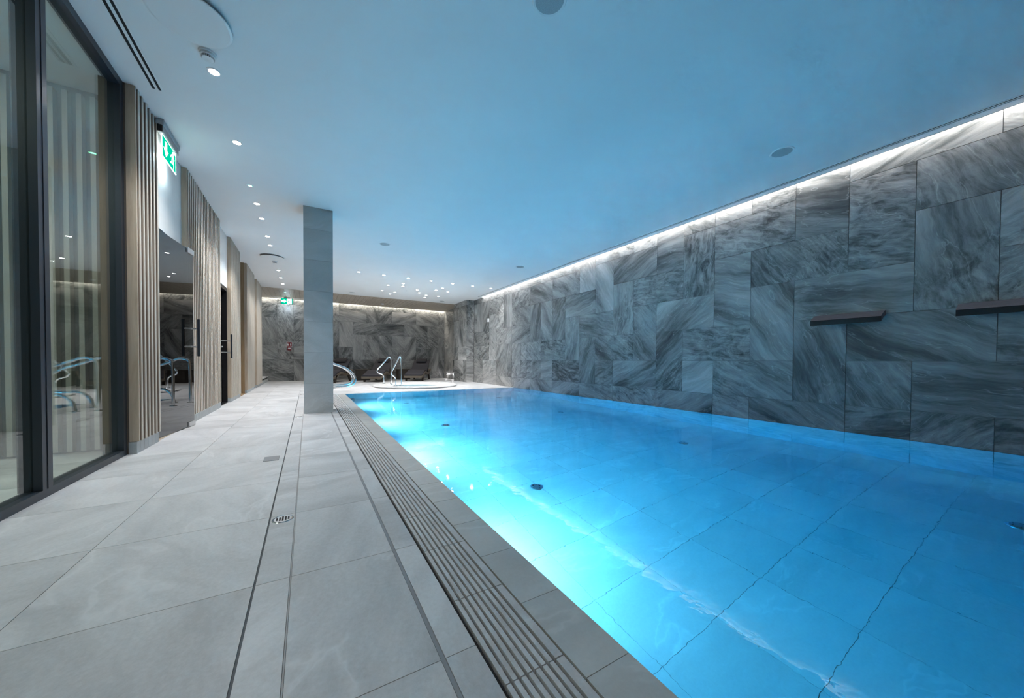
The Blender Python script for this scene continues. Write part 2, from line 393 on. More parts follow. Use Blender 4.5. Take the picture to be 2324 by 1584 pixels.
# ------------------------------------------------------------------ floor
fl=MB(); rf=random.Random(3)
TC=(2.87,10.75); TR=1.09
def inhole(x,y): return math.hypot(x-TC[0],y-TC[1])<TR
def ftile(x0,x1,y0,y1,gap=.0011):
    if x1-x0<.012 or y1-y0<.012: return
    f=tile_uv(rf,rf.uniform(-.6,.6)+rf.choice([0,PI/2]))
    nx,ny=min(max(TC[0],x0),x1),min(max(TC[1],y0),y1)
    if math.hypot(nx-TC[0],ny-TC[1])>TR:
        tile(fl,(0,0,0),(1,0,0),(0,1,0),(0,0,1),x0,x1,y0,y1,gap,.006,f); return
    n=8
    for i in range(n):
        for j in range(n):
            a,b=x0+(x1-x0)*i/n,x0+(x1-x0)*(i+1)/n; c,d=y0+(y1-y0)*j/n,y0+(y1-y0)*(j+1)/n
            if not inhole((a+b)/2,(c+d)/2): tile(fl,(0,0,0),(1,0,0),(0,1,0),(0,0,1),a,b,c,d,0,.006,f)
joints=[1.465+.6045*k for k in range(-9,24)]
def frows(x0,x1,ya,yb):
    for a,b in zip(joints,joints[1:]):
        a,b=clip(a,b,ya,yb)
        if b-a>.012: ftile(x0,x1,a,b)
XL=-1.30
for xa,xb in ((XL,-.757),(-.757,-.1625),(-.1575,-.0565),(-.0525,.2965),(.3075,.3945)):
    frows(xa,xb,YN,8.89 if xa<-.2 else 8.89)
# far deck beyond the pool
xs=[XL,-.757,-.166]+[-.166+.6045*k for k in range(1,10)]
for a,b in zip(xs,xs[1:]):
    a,b=clip(a,b,XL,5.35)
    if b-a>.01: frows(a,b,8.89,YB)
for b in ((-1.5,-.1635,YN,YB,-.15,-.004),(-.1565,.3945,YN,8.89,-.15,-.004)): fl.box(*b,mi=1)
fl.box(-.1635,-.1565,YN,8.89,-.15,-.03,mi=2)
fl.box(-.0565,-.0525,YN,8.89,-.004,-.0012,mi=4); fl.box(.2965,.3075,YN,8.89,-.004,-.0008,mi=3)
# far slab round the tub hole
fl.box(-.166,1.7,8.89,YB,-.15,-.004,mi=1); fl.box(4.04,5.4,8.89,YB,-.15,-.004,mi=1); fl.box(1.7,4.04,8.89,9.6,-.15,-.004,mi=1); fl.box(1.7,4.04,11.9,YB,-.15,-.004,mi=1)
# channel under the grate
fl.box(.3945,.40,YN,8.89,-.15,-.0005,mi=2); fl.box(.40,.58,YN,8.89,-.16,-.10,mi=2)
o=fl.build('floor',[M['deck'],M['grout'],M['slot'],M['silicone'],M['joint']]); tag(o,'pale grey stone tiled pool deck','floor',kind='structure')
# recessed dark slot drain line
o=MB(); o.box(-.1632,-.1568,YN,8.89,-.02,-.0035); o=o.build('slot_drain',M['slotmetal']); tag(o,'thin dark slot drain line running along the deck from front to back','drain')

# coping
cp=MB(); rc=random.Random(9)
yy=.938-.304*15
while yy<8.89:
    a,b=clip(yy,yy+.304,YN,8.87)
    if b-a>.01: tile(cp,(0,0,0),(1,0,0),(0,1,0),(0,0,1),.587,.738,a,b,.001,.02,tile_uv(rc,0))
    yy+=.304
cp.box(.589,.734,YN,8.868,-.14,-.004,mi=1)
o=cp.build('pool_coping',[M['coping'],M['grout_dark']]); tag(o,'dark wet stone edging between the slotted grate and the water','coping',kind='structure')

# overflow grate: every lift-out segment is an object
def grate_bm():
    mb=MB(); L=.3365; x=.0
    e=[(0.0075+.0212*k,.0212*(k+1)-.001) for k in range(7)]+[(.157,.1815)]
    for i,(a,b) in enumerate(e): mb.box(a,b,.001,L-.001,-.03,0,uvo=(i*.31,0))
    for yb in (.05,.16,.28): mb.box(.002,.18,yb,yb+.018,-.03,-.014)
    return mb
g0=grate_bm().build('overflow_grate',M['deck'])
k=0; yy=.717-.338*12
segs=[]
while yy<8.87:
    segs.append(yy); yy+=.338
for i,y in enumerate([s for s in segs if s>-.3]):
    g=g0 if i==0 else g0.copy()
    if i: C.objects.link(g)
    g.location=(.3995,y,0); g.scale=(1,1 if y+.338<8.88 else (8.87-y)/.338,1)
    tag(g,'slotted stone overflow grate segment in the row beside the pool edge','grate','overflow grate segments along the pool')

# ------------------------------------------------------------------ pool basin and water
PX0,PX1,PY0,PY1=.738,RX,-3.4,8.87
pb=MB(); rp=random.Random(11)
pb.box(.5,RX+.2,PY0-.2,PY1+.15,-DEPTH-.2,-DEPTH-.006,mi=1)
pb.box(.60,.732,PY0,PY1,-DEPTH-.1,-.10,mi=1); pb.box(.5,RX,PY1+.006,PY1+.14,-DEPTH-.1,-.02,mi=1); pb.box(.5,RX,PY0-.15,PY0-.006,-DEPTH-.1,.4,mi=1)
xj=[1.42+.4565*k for k in range(-2,10)]; yj=[.59+.4405*k for k in range(-10,20)]
for a,b in zip(xj,xj[1:]):
    a,b=clip(a,b,PX0,PX1)
    if b-a<.01: continue
    for c,d in zip(yj,yj[1:]):
        c,d=clip(c,d,PY0,PY1)
        if d-c<.01: continue
        tile(pb,(0,0,-DEPTH),(1,0,0),(0,1,0),(0,0,1),a,b,c,d,.0012,.006,tile_uv(rp,rp.uniform(-.2,.2)))
for c,d in zip(yj[::1],yj[1::1]):
    c,d=clip(c,d,PY0,PY1)
    if d-c<.01: continue
    for z0,z1 in ((-DEPTH,-.66),(-.66,-.22),(-.22,-.004)):
        tile(pb,(PX0,0,0),(0,1,0),(0,0,1),(1,0,0),c,d,z0,z1,.0012,.006,tile_uv(rp,0))
for a,b in zip(xj,xj[1:]):
    a,b=clip(a,b,PX0,PX1)
    if b-a<.01: continue
    for z0,z1 in ((-DEPTH,-.66),(-.66,-.22),(-.22,-.001)):
        tile(pb,(0,PY1,0),(1,0,0),(0,0,1),(0,-1,0),a,b,z0,z1,.0012,.006,tile_uv(rp,0)); tile(pb,(0,PY0,0),(1,0,0),(0,0,1),(0,1,0),a,b,z0,z1,.0012,.006,tile_uv(rp,0))
o=pb.build('pool_basin',[M['pool'],M['grout_dark']]); tag(o,'tiled basin of the rectangular swimming pool','pool basin',kind='structure')
wt=MB(); wt.box(PX0-.004,PX1+.004,PY0-.004,PY1+.004,-DEPTH-.004,-.005)
o=wt.build('pool_water',M['water'],merge=True); tag(o,'clear glowing blue water filling the swimming pool','water',kind='stuff')

# floor inlets
def inlet():
    mb=MB(); mb.lathe([(0,.014),(.03,.014),(.052,.010),(.062,.004),(.064,0)],n=24)
    o=mb.build('pool_inlet',M['steel'])
    h=MB()
    for k in range(6): h.lathe([(0,.016),(.007,.016),(.008,.012)],c=(.034*math.cos(k*PI/3),.034*math.sin(k*PI/3),0),n=8)
    h.build('nozzle_hole',M['slot'],o); return o
ip=[(1.845,2.69,'nearest in the left row'),(1.845,5.19,'second in the left row'),(1.845,7.67,'farthest in the left row'),(4.12,.28,'nearest in the right row, at the picture edge'),(4.12,2.73,'second in the right row'),(4.12,5.21,'third in the right row'),(4.12,7.69,'farthest in the right row')]
i0=inlet()
for i,(x,y,t) in enumerate(ip):
    q=i0 if i==0 else copy_tree(i0)
    q.location=(x,y,-DEPTH); tag(q,'round steel inlet on the pool floor, '+t,'pool inlet','inlets on the pool floor')

# underwater lights on the near long wall
def pool_light():
    e=empty('pool_light'); mb=MB(); mb.lathe([(0,.004),(.075,.004),(.095,.016),(.10,0)],n=32,axis='x'); mb.build('trim_ring',M['steel'],e)
    l=MB(); l.lathe([(0,.018),(.05,.016),(.072,.008)],n=24,axis='x'); l.build('lens',M['pool_lens'],e); return e
M['pool_lens']=emit('pool_lamp_lens',(.85,.95,1),12)
POOLW=205
ply=[2.05,3.95,5.75,7.55]
p0=pool_light()
for i,y in enumerate(ply):
    q=p0 if i==0 else copy_tree(p0)
    q.location=(PX0,y,-.55); tag(q,'round underwater lamp set in the near pool wall','pool light','underwater lamps in the near pool wall')
    light('pool_lamp','SPOT',(PX0+.03,y,-.55),POOLW,(1.0,.86,1.0),rot=(0,-PI/2+.16,0),spot_size=math.radians(165),spot_blend=.6,shadow_soft_size=.06)

# recessed steps in the pool wall under the rails
def steps():
    mb=MB()
    return mb
sb=empty('pool_ladder',(PX0,7.9,-.12))
for k,dz in enumerate((-.05,-.30)):
    m_=MB(); m_.bbox(-.01,.10,-.18,.18,dz-.035,dz,b=.006); m_.build('tread',M['greyplastic'],sb)
for yy_ in (-.2,.2):
    m_=MB(); m_.tube([(.03,yy_,0.02),(.05,yy_,-.5)],.014); m_.build('side_tube',M['chrome'],sb)
tag(sb,'chrome ladder with dark treads under water at the far left pool corner','pool ladder')

# ------------------------------------------------------------------ ceiling
cl=MB(); CX=5.205
cl.box(-4.8,CX,YN,12.95,CEIL,CEIL+.12); 
cl.box(CX,RX+.2,11.0,12.95,CEIL,CEIL+.12)
cl.box(-4.8,5.7,YN-.2,YB+.3,CEIL+.26,CEIL+.36)       # structural slab over the light cove
cl.box(CX-.012,CX,YN,11.0,CEIL,CEIL+.14)
o=cl.build('ceiling',M['paint']); tag(o,'smooth white ceiling over pool and deck, tinted blue by the water','ceiling',kind='structure')
so=MB(); n=0; x=-2.6
while x<5.34:
    so.box(x+.003,min(x+.137,5.34)-.001,12.952,YB-.11,CEIL-.004,CEIL+.02); x+=.14
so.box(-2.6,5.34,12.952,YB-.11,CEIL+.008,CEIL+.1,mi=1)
o=so.build('timber_soffit',[M['soffit'],M['darkwood']]); tag(o,'strip of timber boarded ceiling above the loungers','ceiling',kind='structure')
o.data.update()

# linear slot diffusers
def slot_vent(name,label,x0,x1,slots,y0,y1):
    e=empty(name,((x0+x1)/2,y1,CEIL)); cx=(x0+x1)/2
    f=MB(); edges=[x0]+[v for s in slots for v in s]+[x1]
    for a,b in zip(edges[0::2],edges[1::2]): f.box(a-cx,b-cx,y0-y1,0,-.004,.001)
    for (a,b) in slots: f.box(a-cx,b-cx,-.004,0,-.004,.001)
    f.build('frame',M['paint'],e)
    s=MB()
    for a,b in slots: s.box(a-cx,b-cx,y0-y1,-.004,-.0015,.001)
    s.build('slot_opening',M['slot'],e); tag(e,label,'vent')
slot_vent('slot_vent','twin slot air vent in the ceiling above the glass window',-1.10,-1.01,[(-1.08,-1.0605),(-1.042,-1.0235)],YN,3.97)
slot_vent('slot_vent','long twin slot air vent in the ceiling along the right wall',5.035,5.125,[(5.048,5.066),(5.079,5.092)],YN,11.0)

# ceiling diffusers, smoke detectors
def disc(y,label,x=-.64):
    e=empty('ceiling_diffuser',(x,y,CEIL)); m=MB(); m.lathe([(0,-.036),(.20,-.036),(.213,-.033),(.215,-.028),(.21,-.025),(0,-.025)],n=64); m.build('plate',M['white'],e)
    m=MB(); m.lathe([(.12,-.026),(.12,0)],n=32); m.build('neck',M['slot'],e); tag(e,label,'air vent')
disc(3.0,'round white ceiling diffuser plate nearest the viewer, cut by the top edge')
disc(9.05,'small looking round white ceiling diffuser plate beside the grey column')
def smoke():
    e=empty('smoke_detector'); m=MB(); m.lathe([(0,-.012),(.052,-.012),(.054,0)],n=32); m.build('base',M['white'],e)
    m=MB(); m.lathe([(.044,-.012),(.046,-.028),(.036,-.03)],n=32); m.lathe([(.034,-.044),(.0,-.046)],n=32); m.lathe([(.026,-.03),(.026,-.044)],n=24,mi=1)
    for k in range(20):
        a=2*PI*k/20; R=Matrix.Rotation(a,3,'Z'); m.box(.028,.038,-.0015,.0015,-.044,-.03,R=R)
    m.build('head',[M['white'],M['greyplastic']],e); return e
s0=smoke()
for i,(x,y,z,t) in enumerate([(-.61,3.31,CEIL,'white smoke detector beside the near ceiling diffuser plate'),(-.62,9.46,CEIL,'white smoke detector beyond the far ceiling diffuser plate'),(2.52,14.25,CEIL-.004,'white smoke detector on the timber ceiling above the loungers')]):
    q=s0 if i==0 else copy_tree(s0); q.location=(x,y,z); tag(q,t,'smoke detector')

# downlights
def downlight():
    e=empty('downlight'); m=MB(); m.lathe([(.030,-.001),(.034,-.005),(.044,-.004),(.046,0)],n=32); m.build('trim_ring',M['white'],e)
    m=MB(); m.lathe([(0,-.0025),(.030,-.0025)],n=32); m.build('lens',M['lens'],e); return e
d0=downlight(); first=[True]
DW=84; TW=50
def put_dl(x,y,label,group,w,ang=112):
    q=d0 if first[0] else copy_tree(d0); first[0]=False
    q.location=(x,y,CEIL); tag(q,label,'downlight',group)
    light('downlight_or_fill','SPOT',(x,y,CEIL-.02),w,(1,.985,.965),rot=(0,0,0),spot_size=math.radians(ang),spot_blend=.9,shadow_soft_size=.03)
G='downlights in a line above the left deck'
for y,t in [(3.50,'nearest lit downlight, right by the smoke detector'),(4.51,'second lit downlight from the viewer in the left row'),(6.12,'lit downlight just beyond the green emergency light'),(6.72,'second lit downlight beyond the green emergency light'),(7.63,'third lit downlight beyond the green emergency light'),(8.20,'lit downlight just before the far ceiling diffuser plate'),(10.38,'first lit downlight beyond the far ceiling diffuser plate'),(11.27,'second lit downlight beyond the far ceiling diffuser plate'),(12.14,'lit downlight closest to the timber ceiling in the left row')]:
    put_dl(-.61,y,t,G,DW)
for y in (-2.5,-.5): light('downlight_or_fill','SPOT',(-.61,y,CEIL-.02),DW*.7,(1,.985,.965),spot_size=math.radians(112),spot_blend=.9,shadow_soft_size=.03)  # added fill lamps, unseen behind the camera, brighten the foreground deck
G='downlights above the far end of the pool'
for x,t in [(1.11,'leftmost downlight of the straight row across the far pool end'),(1.71,'second downlight from the left in the straight row across the pool end'),(2.33,'third downlight from the left in the straight row across the pool end'),(2.95,'middle downlight of the straight row across the pool end'),(3.58,'third downlight from the right in the straight row across the pool end'),(4.20,'second downlight from the right in the straight row across the pool end'),(4.80,'rightmost downlight of the straight row, close to the tiled wall')]:
    put_dl(x,9.5,t,G,TW)
G='scattered downlights above the hot tub'
ring=[(2.37,10.24,'nearest left'),(2.45,10.63,'upper left inner'),(2.04,10.69,'outer left'),(2.04,11.63,'far outer left'),(2.44,11.68,'far inner left'),(2.37,12.07,'farthest left'),(2.96,10.94,'near centre'),(3.14,11.36,'far centre'),(3.46,11.67,'far inner right'),(3.53,12.08,'farthest right'),(3.47,10.66,'near inner right'),(3.54,10.25,'nearest right'),(3.88,10.72,'near outer right'),(3.87,11.63,'far outer right')]
for x,y,t in ring: put_dl(x,y,'downlight of the scattered cluster above the hot tub, '+t+' one',G,TW*.62)

# emergency lights
def emergency(x,y,z,label):
    e=empty('emergency_downlight',(x,y,z)); m=MB(); m.lathe([(0,-.003),(.04,-.004),(.046,0)],n=32); m.build('cover',M['white'],e)
    m=MB(); m.lathe([(0,-.009),(.012,-.008),(.022,-.004)],n=16); m.build('led',M['green'],e); tag(e,label,'emergency light')
emergency(-.62,5.53,CEIL,'round ceiling emergency light glowing green in the left row of downlights')
emergency(-.62,13.6,CEIL-.004,'small emergency light on the timber ceiling above the exit sign')

# speakers
def speaker():
    m=MB(); m.lathe([(.088,-.004),(.10,-.006),(.106,0)],n=48); e=m.build('ceiling_speaker',M['paint'])
    m=MB(); m.lathe([(0,-.0035),(.09,-.0035)],n=48); m.build('grille',M['speaker'],e); return e
p0=speaker()
for i,(x,y,t) in enumerate([(1.28,1.76,'cut off by the top edge of the picture'),(4.29,1.77,'nearest the right tiled wall'),(1.27,6.97,'to the right of the grey column'),(4.29,6.98,'close to the far end of the slot vent on the right'),(1.27,12.47,'just before the timber ceiling, left one'),(4.30,12.5,'just before the timber ceiling, right one')]):
    q=p0 if i==0 else copy_tree(p0); q.location=(x,y,CEIL); tag(q,'round grey ceiling speaker '+t,'speaker','ceiling speakers')
m=MB(); m.lathe([(0,-.006),(.02,-.006),(.022,0)],n=16); o=m.build('ceiling_sensor',M['greyplastic']); o.location=(2.71,11.25,CEIL); tag(o,'tiny grey sensor among the downlights above the hot tub','sensor')
m=MB(); m.lathe([(0,-.006),(.02,-.006),(.022,0)],n=16); o=m.build('ceiling_sensor',M['white']); o.location=(1.84,14.1,CEIL-.004); tag(o,'tiny white sensor on the timber ceiling left of the smoke detector','sensor')

# cove lights
light('cove_lamp','AREA',(CX+.012,(YN+11.0)/2,CEIL+.105),190,(1,.97,.93),rot=(0,math.radians(-48),0),shape='RECTANGLE',size=.02,size_y=11.0-YN)
light('cove_lamp','AREA',(2.0,YB-.05,CEIL+.09),52,(1,.93,.80),rot=(math.radians(8),0,0),shape='RECTANGLE',size=7.0,size_y=.05)
light('cove_lamp','AREA',(5.31,14.1,CEIL+.09),8,(1,.93,.80),rot=(0,math.radians(-8),0),shape='RECTANGLE',size=.04,size_y=2.0)

# ------------------------------------------------------------------ column
cm=MB(); rcq=random.Random(4); cx0,cx1,cy0,cy1=-.045,.330,5.83,6.205
cm.box(cx0+.004,cx1-.004,cy0+.004,cy1-.004,0,CEIL,mi=1)
zj=[0,.43,.885,1.33,1.775,2.22,2.66,CEIL]
for a,b in zip(zj,zj[1:]):
    for org,U,Nn,u0,u1 in (((0,cy0,0),(1,0,0),(0,-1,0),cx0,cx1),((0,cy1,0),(1,0,0),(0,1,0),cx0,cx1),((cx0,0,0),(0,1,0),(-1,0,0),cy0,cy1),((cx1,0,0),(0,1,0),(1,0,0),cy0,cy1)):
        tile(cm,org,U,(0,0,1),Nn,u0,u1,a,b,.0008,.006,tile_uv(rcq,rcq.uniform(-.8,.8)))
o=cm.build('column',[M['column'],M['grout_dark']]); tag(o,'square grey tiled column standing on the deck','column',kind='structure')

# ------------------------------------------------------------------ left wall
WX=-1.25
wl=MB()
wl.box(-1.395,WX-.0035,4.0,4.5,-.02,CEIL,mi=0)
for y0,y1 in ((5.39,7.21),(8.03,9.13),(10.002,11.3),(11.8,13.0)): wl.box(-1.5,WX-.0035,y0,y1,-.02,CEIL,mi=0)
for y0,y1 in ((4.50,5.389),(7.211,8.029),(11.301,11.799)): wl.box(-1.5,-1.24,y0,y1,2.05,CEIL,mi=1)
wl.box(-1.9,-1.75,9.0,10.1,0,CEIL,mi=2); wl.box(-1.75,-1.24,9.98,10.0,0,CEIL,mi=2); wl.box(-1.75,-1.3,9.11,9.13,0,CEIL,mi=2)
wl.box(-1.5,-1.45,13.0,YB,0,CEIL,mi=1)
# dark service rooms behind the doors
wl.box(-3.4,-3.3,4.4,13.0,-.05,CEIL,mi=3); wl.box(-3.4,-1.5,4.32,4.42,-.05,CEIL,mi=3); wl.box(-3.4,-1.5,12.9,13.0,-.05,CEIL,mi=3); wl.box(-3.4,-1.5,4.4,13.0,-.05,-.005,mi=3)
o=wl.build('wall_left',[M['darkwood'],M['panel'],M['brown_oak'],M['dark']]); tag(o,'left wall with white panels over the doors','wall',kind='structure')

def slat_block(y0,y1,label,end=True,cut=None,zb=.1):
    e=empty('slat_screen',(WX,y0,0))
    if end:
        m=MB(); m.bbox(.0,.06,0,.02,zb,CEIL-.002,b=.002); m.build('end_board',M['oak'],e)
    m=MB(); y=.08; L=y1-y0
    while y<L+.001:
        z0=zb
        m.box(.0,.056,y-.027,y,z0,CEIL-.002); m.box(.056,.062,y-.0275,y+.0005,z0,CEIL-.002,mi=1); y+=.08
    m.build('slatting',[M['oak_shaded'],M['oak_lit']],e)
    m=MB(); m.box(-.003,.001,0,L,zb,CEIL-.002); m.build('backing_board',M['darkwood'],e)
    m=MB(); y=0; r_=random.Random(int(y0*100))
    while y<L-.005:
        m.box(-.003,.045,y+.001,min(y+.079,L),0,zb-.002,uvo=(r_.uniform(0,20),r_.uniform(0,20))); y+=.08
    m.build('plinth',M['column'],e)
    tag(e,label,'timber screen'); return e
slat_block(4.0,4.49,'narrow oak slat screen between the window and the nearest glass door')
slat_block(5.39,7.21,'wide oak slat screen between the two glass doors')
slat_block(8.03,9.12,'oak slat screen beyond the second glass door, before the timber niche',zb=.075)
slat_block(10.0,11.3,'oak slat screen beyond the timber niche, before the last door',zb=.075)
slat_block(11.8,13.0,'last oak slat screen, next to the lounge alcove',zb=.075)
o=MB(); o.box(-1.5,-1.215,4.50,5.45,-.012,.004); o.box(-1.5,-1.215,4.5,5.45,.004,.0045); o=o.build('door_threshold',M['oak']); tag(o,'pale oak threshold strip under the nearest glass door','threshold')
o=MB(); o.box(-1.75,-1.215,9.13,9.98,-.006,.004); o=o.build('niche_threshold',M['brown_oak']); tag(o,'brown oak threshold of the timber lined niche','threshold')

# ---- big window
wn=empty('window_1',(-1.29,3.0,0)); tag(wn,'tall dark framed window on the left showing a slatted room','window',kind='structure')
def wbox(m,x0,x1,y0,y1,z0,z1): m.box(x0,x1,y0-3.0,y1-3.0,z0,z1)
m=MB()
wbox(m,-.05,.03,YN,4.0,0,.045); wbox(m,-.05,.03,YN,4.0,CEIL-.055,CEIL); wbox(m,-.05,.03,3.945,4.0,.045,CEIL-.055)
m.build('frame',M['frame'],wn)
for a in (3.0,1.0,-1.0,-3.0):
    m=MB(); wbox(m,-.06,.03,a-.045,a+.045,.045,CEIL-.055); wbox(m,.03,.033,a-.004,a+.004,.045,CEIL-.055); m.build('mullion',M['frame'],wn)
for a,b in ((3.045,3.945),(1.045,2.955),(-.955,.955),(-2.955,-1.045)):
    m=MB(); wbox(m,-.012,-.004,a,b,.045,CEIL-.055); m.build('pane',M['window'],wn)
# the room behind the window
rm=MB()
rm.box(-4.8,-1.34,YN,4.3,-.1,-.004,mi=0)
rr2=random.Random(31)
for a,b in zip(joints,joints[1:]):
    a,b=clip(a,b,YN,4.3)
    if b-a<.02: continue
    for k in range(6): tile(rm,(0,0,0),(1,0,0),(0,1,0),(0,0,1),-4.8+.58*k,-4.8+.58*(k+1),a,b,.001,.004,tile_uv(rr2,rr2.uniform(-.5,.5)),mi=0)
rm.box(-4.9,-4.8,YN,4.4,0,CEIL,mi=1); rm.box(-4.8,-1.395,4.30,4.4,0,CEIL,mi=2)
o=rm.build('inner_room',[M['deck'],M['panel'],M['inner_board']]); tag(o,'floor and walls of the room seen through the big window','wall',kind='structure')
m=MB(); x=-1.42
while x>-4.7:
    m.box(x-.03,x,4.24,4.30,.02,CEIL-.06); x-=.0765
o=m.build('inner_slat_screen',M['inner_slat']); tag(o,'timber slat screen inside the room behind the window','timber screen')
light('room_lamp','AREA',(-2.9,2.2,CEIL-.02),36,(.93,1,.90),rot=(0,0,0),shape='RECTANGLE',size=2.0,size_y=3.0)

# ---- doors
def handle(e,yc,xo,xi,z0,z1,zp):
    """pull handle pair: bars outside and inside joined through the glass"""
    for x in (xo,xi):
        m=MB(); m.bbox(x-.012,x+.012,yc-.014,yc+.014,z0,z1,b=.003); m.build('handle_bar',M['frame'],e)
    for z in zp:
        m=MB(); m.tube([(xi,yc,z),(xo,yc,z)],.009); m.build('handle_pin',M['steel'],e)
d1=empty('door_1',(-1.262,4.51,0),-math.atan2(.102,.94)); tag(d1,'dark tinted glass door slightly ajar between the first two slat screens','door',kind='structure')
m=MB(); m.box(-.005,.005,0,.945,.008,2.03); m.build('glass_pane',M['tinted'],d1)
for z0,z1 in ((1.985,2.045),(.004,.06)):
    m=MB(); m.bbox(-.016,.016,.78,.948,z0,z1,b=.003); m.build('patch_fitting',M['steel'],d1)
handle(d1,.875,.075,-.075,.81,1.24,(.92,1.13))
d2=empty('door_2',(-1.26,7.2,0)); tag(d2,'second glass door with black frame and pull handle','door',kind='structure')
m=MB(); m.box(-.09,.015,.80,.84,0,2.05); m.box(-.09,.015,0,.03,0,2.05); m.box(-.09,.015,.03,.80,1.99,2.05); m.box(-.09,.02,.0,.84,0,.012); m.build('frame',M['black'],d2)
m=MB(); m.box(-.055,-.045,.03,.80,.012,1.99); m.build('glass_pane',M['window'],d2)
handle(d2,.66,.10,-.17,.80,1.22,(.9,1.10))
m=MB(); m.lathe([(0,.012),(.012,.012),(.014,0)],c=(-.045,.735,1.0),n=12,axis='x'); m.build('lock_cylinder',M['steel'],d2)
d3=empty('door_3',(-1.26,11.3,0)); tag(d3,'last narrow black door with steel hinges','door',kind='structure')
m=MB(); m.box(-.06,.008,.0,.5,0,2.05); m.build('door_leaf',M['black'],d3)
for z in (.16,1.77):
    m=MB(); m.bbox(.005,.02,.36,.44,z-.05,z+.05,b=.003); m.build('hinge',M['steel'],d3)
# low tiled bench at the far left
bn=empty('low_bench',(-1.449,13.9,0)); m=MB(); m.box(0,.24,-.88,1.29,0,.11); m.build('base',M['column'],bn); m=MB(); m.box(0,.20,-.88,1.29,.11,.16); m.build('shadow_gap',M['slot'],bn); m=MB(); m.box(0,.24,-.88,1.29,.16,.185); m.build('top_slab',M['deck'],bn)
tag(bn,'low tiled ledge on the left inside the lounge alcove','bench')

# ------------------------------------------------------------------ signs
def poly(mb,pts,o,U,V,mi=0,flip=False):
    P=[Vector(o)+Vector(U)*a+Vector(V)*b for a,b in pts]; mb.quad(P[::-1] if flip else P,None,mi)
ARROW_D=[(-.2,.5),(.2,.5),(.2,.0),(.45,.0),(0,-.5),(-.45,.0),(-.2,.0)]
def running_man(mb,o,U,V,s,mi=0):
    """door rectangle with a striding figure"""
    o=Vector(o);U=Vector(U);V=Vector(V)
    def P(l): poly(mb,[(a*s,b*s) for a,b in l],o,U,V,mi)
    for a,b in (((.1,-.5),(.17,.5)),((.5,-.5),(.57,.5)),((.1,.43),(.57,.5))): P([(a[0],a[1]),(b[0],a[1]),(b[0],b[1]),(a[0],b[1])])
    c=[(-.02+.085*math.cos(t*PI/5),.36+.085*math.sin(t*PI/5)) for t in range(10)]; P(c)
    P([(-.16,.05),(.02,.0),(.06,.22),(-.08,.26)])
    P([(-.1,.24),(-.3,.16),(-.36,.0),(-.30,-.02),(-.25,.1),(-.1,.16)])
    P([(.04,.22),(.2,.08),(.3,.12),(.32,.06),(.19,.0),(.02,.12)])
    P([(-.16,.06),(-.04,.02),(.0,-.18),(.2,-.22),(.2,-.3),(-.09,-.26)])
    P([(-.14,.05),(-.02,.02),(-.16,-.3),(-.4,-.36),(-.42,-.28),(-.24,-.22)])
# sign 1 along the left wall
e=empty('exit_sign',(-1.16,4.66,CEIL)); tag(e,'green exit sign with down arrow under the ceiling above the nearest glass door','exit sign')
m=MB(); m.bbox(-.03,.03,-.24,.24,-.05,0,b=.006); m.build('housing',M['greyplastic'],e)
m=MB(); m.bbox(-.018,.018,-.235,-.215,-.11,-.05,b=.004); m.build('end_cap',M['black'],e)
m=MB(); m.box(-.016,.018,-.215,.235,-.105,-.05); m.build('lamp_channel',M['greyplastic'],e)
m=MB(); m.box(-.003,.003,-.19,.22,-.31,-.105); m.build('blade',M['whiteface'],e)
m=MB(); m.box(.003,.0045,-.182,.212,-.302,-.113); m.build('green_panel',M['greenface'],e)
m=MB(); poly(m,[(a*.15,b*.14) for a,b in ARROW_D],(.006,-.09,-.21),(0,1,0),(0,0,1)); running_man(m,(.006,.10,-.21),(0,1,0),(0,0,1),.17); m.build('pictogram',M['whiteface'],e)
light('sign_lamp','AREA',(-1.163,4.66,CEIL-.31),1.5,(.75,.92,1),rot=(0,math.radians(60),0),shape='RECTANGLE',size=.02,size_y=.36)
# sign 2 hung in the alcove
e=empty('exit_sign',(-.615,14.7,CEIL-.004)); tag(e,'lit green exit sign hanging below the timber ceiling left of the column','exit sign')
m=MB(); m.bbox(-.09,.09,-.03,.03,-.025,0,b=.004); m.build('housing',M['greyplastic'],e)
m=MB(); m.box(-.175,.175,-.012,.012,-.235,-.03); m.build('frame',M['frame'],e)
m=MB(); m.box(-.163,.163,-.0135,-.0125,-.224,-.042); m.build('green_panel',M['greenface'],e)
m=MB(); poly(m,[(-.05+b*.15*-1-.03,a*.13) for a,b in ARROW_D],(-.01,-.0155,-.133),(1,0,0),(0,0,1)); m.box(.0,.14,-.0145,-.0137,-.222,-.044); m.build('pictogram',M['whiteface'],e)
m=MB(); running_man(m,(.055,-.0165,-.133),(1,0,0),(0,0,1),.13); m.build('figure',M['greenface'],e)
light('sign_lamp','POINT',(-.615,14.78,CEIL-.27),5,(.62,.82,1),shadow_soft_size=.05)
# fire call point sign
e=empty('fire_sign',(-.57,YB-.006,1.33)); tag(e,'small dark red fire alarm sign with call point on the back wall','sign')
m=MB(); m.box(-.085,.085,-.003,.003,-.07,.10); m.build('border',M['white'],e)
m=MB(); m.box(-.078,.078,-.006,-.003,-.063,.093); m.build('plate',M['red'],e)
m=MB(); poly(m,[(-.045+.035*math.cos(t),.0-.01+.035*math.sin(t)) for t in [k*PI/6 for k in range(12)]],(0,-.008,0),(1,0,0),(0,0,1)); poly(m,[(-.055,.03),(-.035,.03),(-.035,.07),(-.055,.07)],(0,-.008,0),(1,0,0),(0,0,1)); poly(m,[(.03,-.045),(.05,-.045),(.058,.02),(.04,.05),(.022,.02)],(0,-.008,0),(1,0,0),(0,0,1)); m.build('symbol',M['white'],e)
m=MB(); m.bbox(-.06,.06,-.04,.0,-.21,-.075,b=.012); m.build('call_point',M['red'],e)
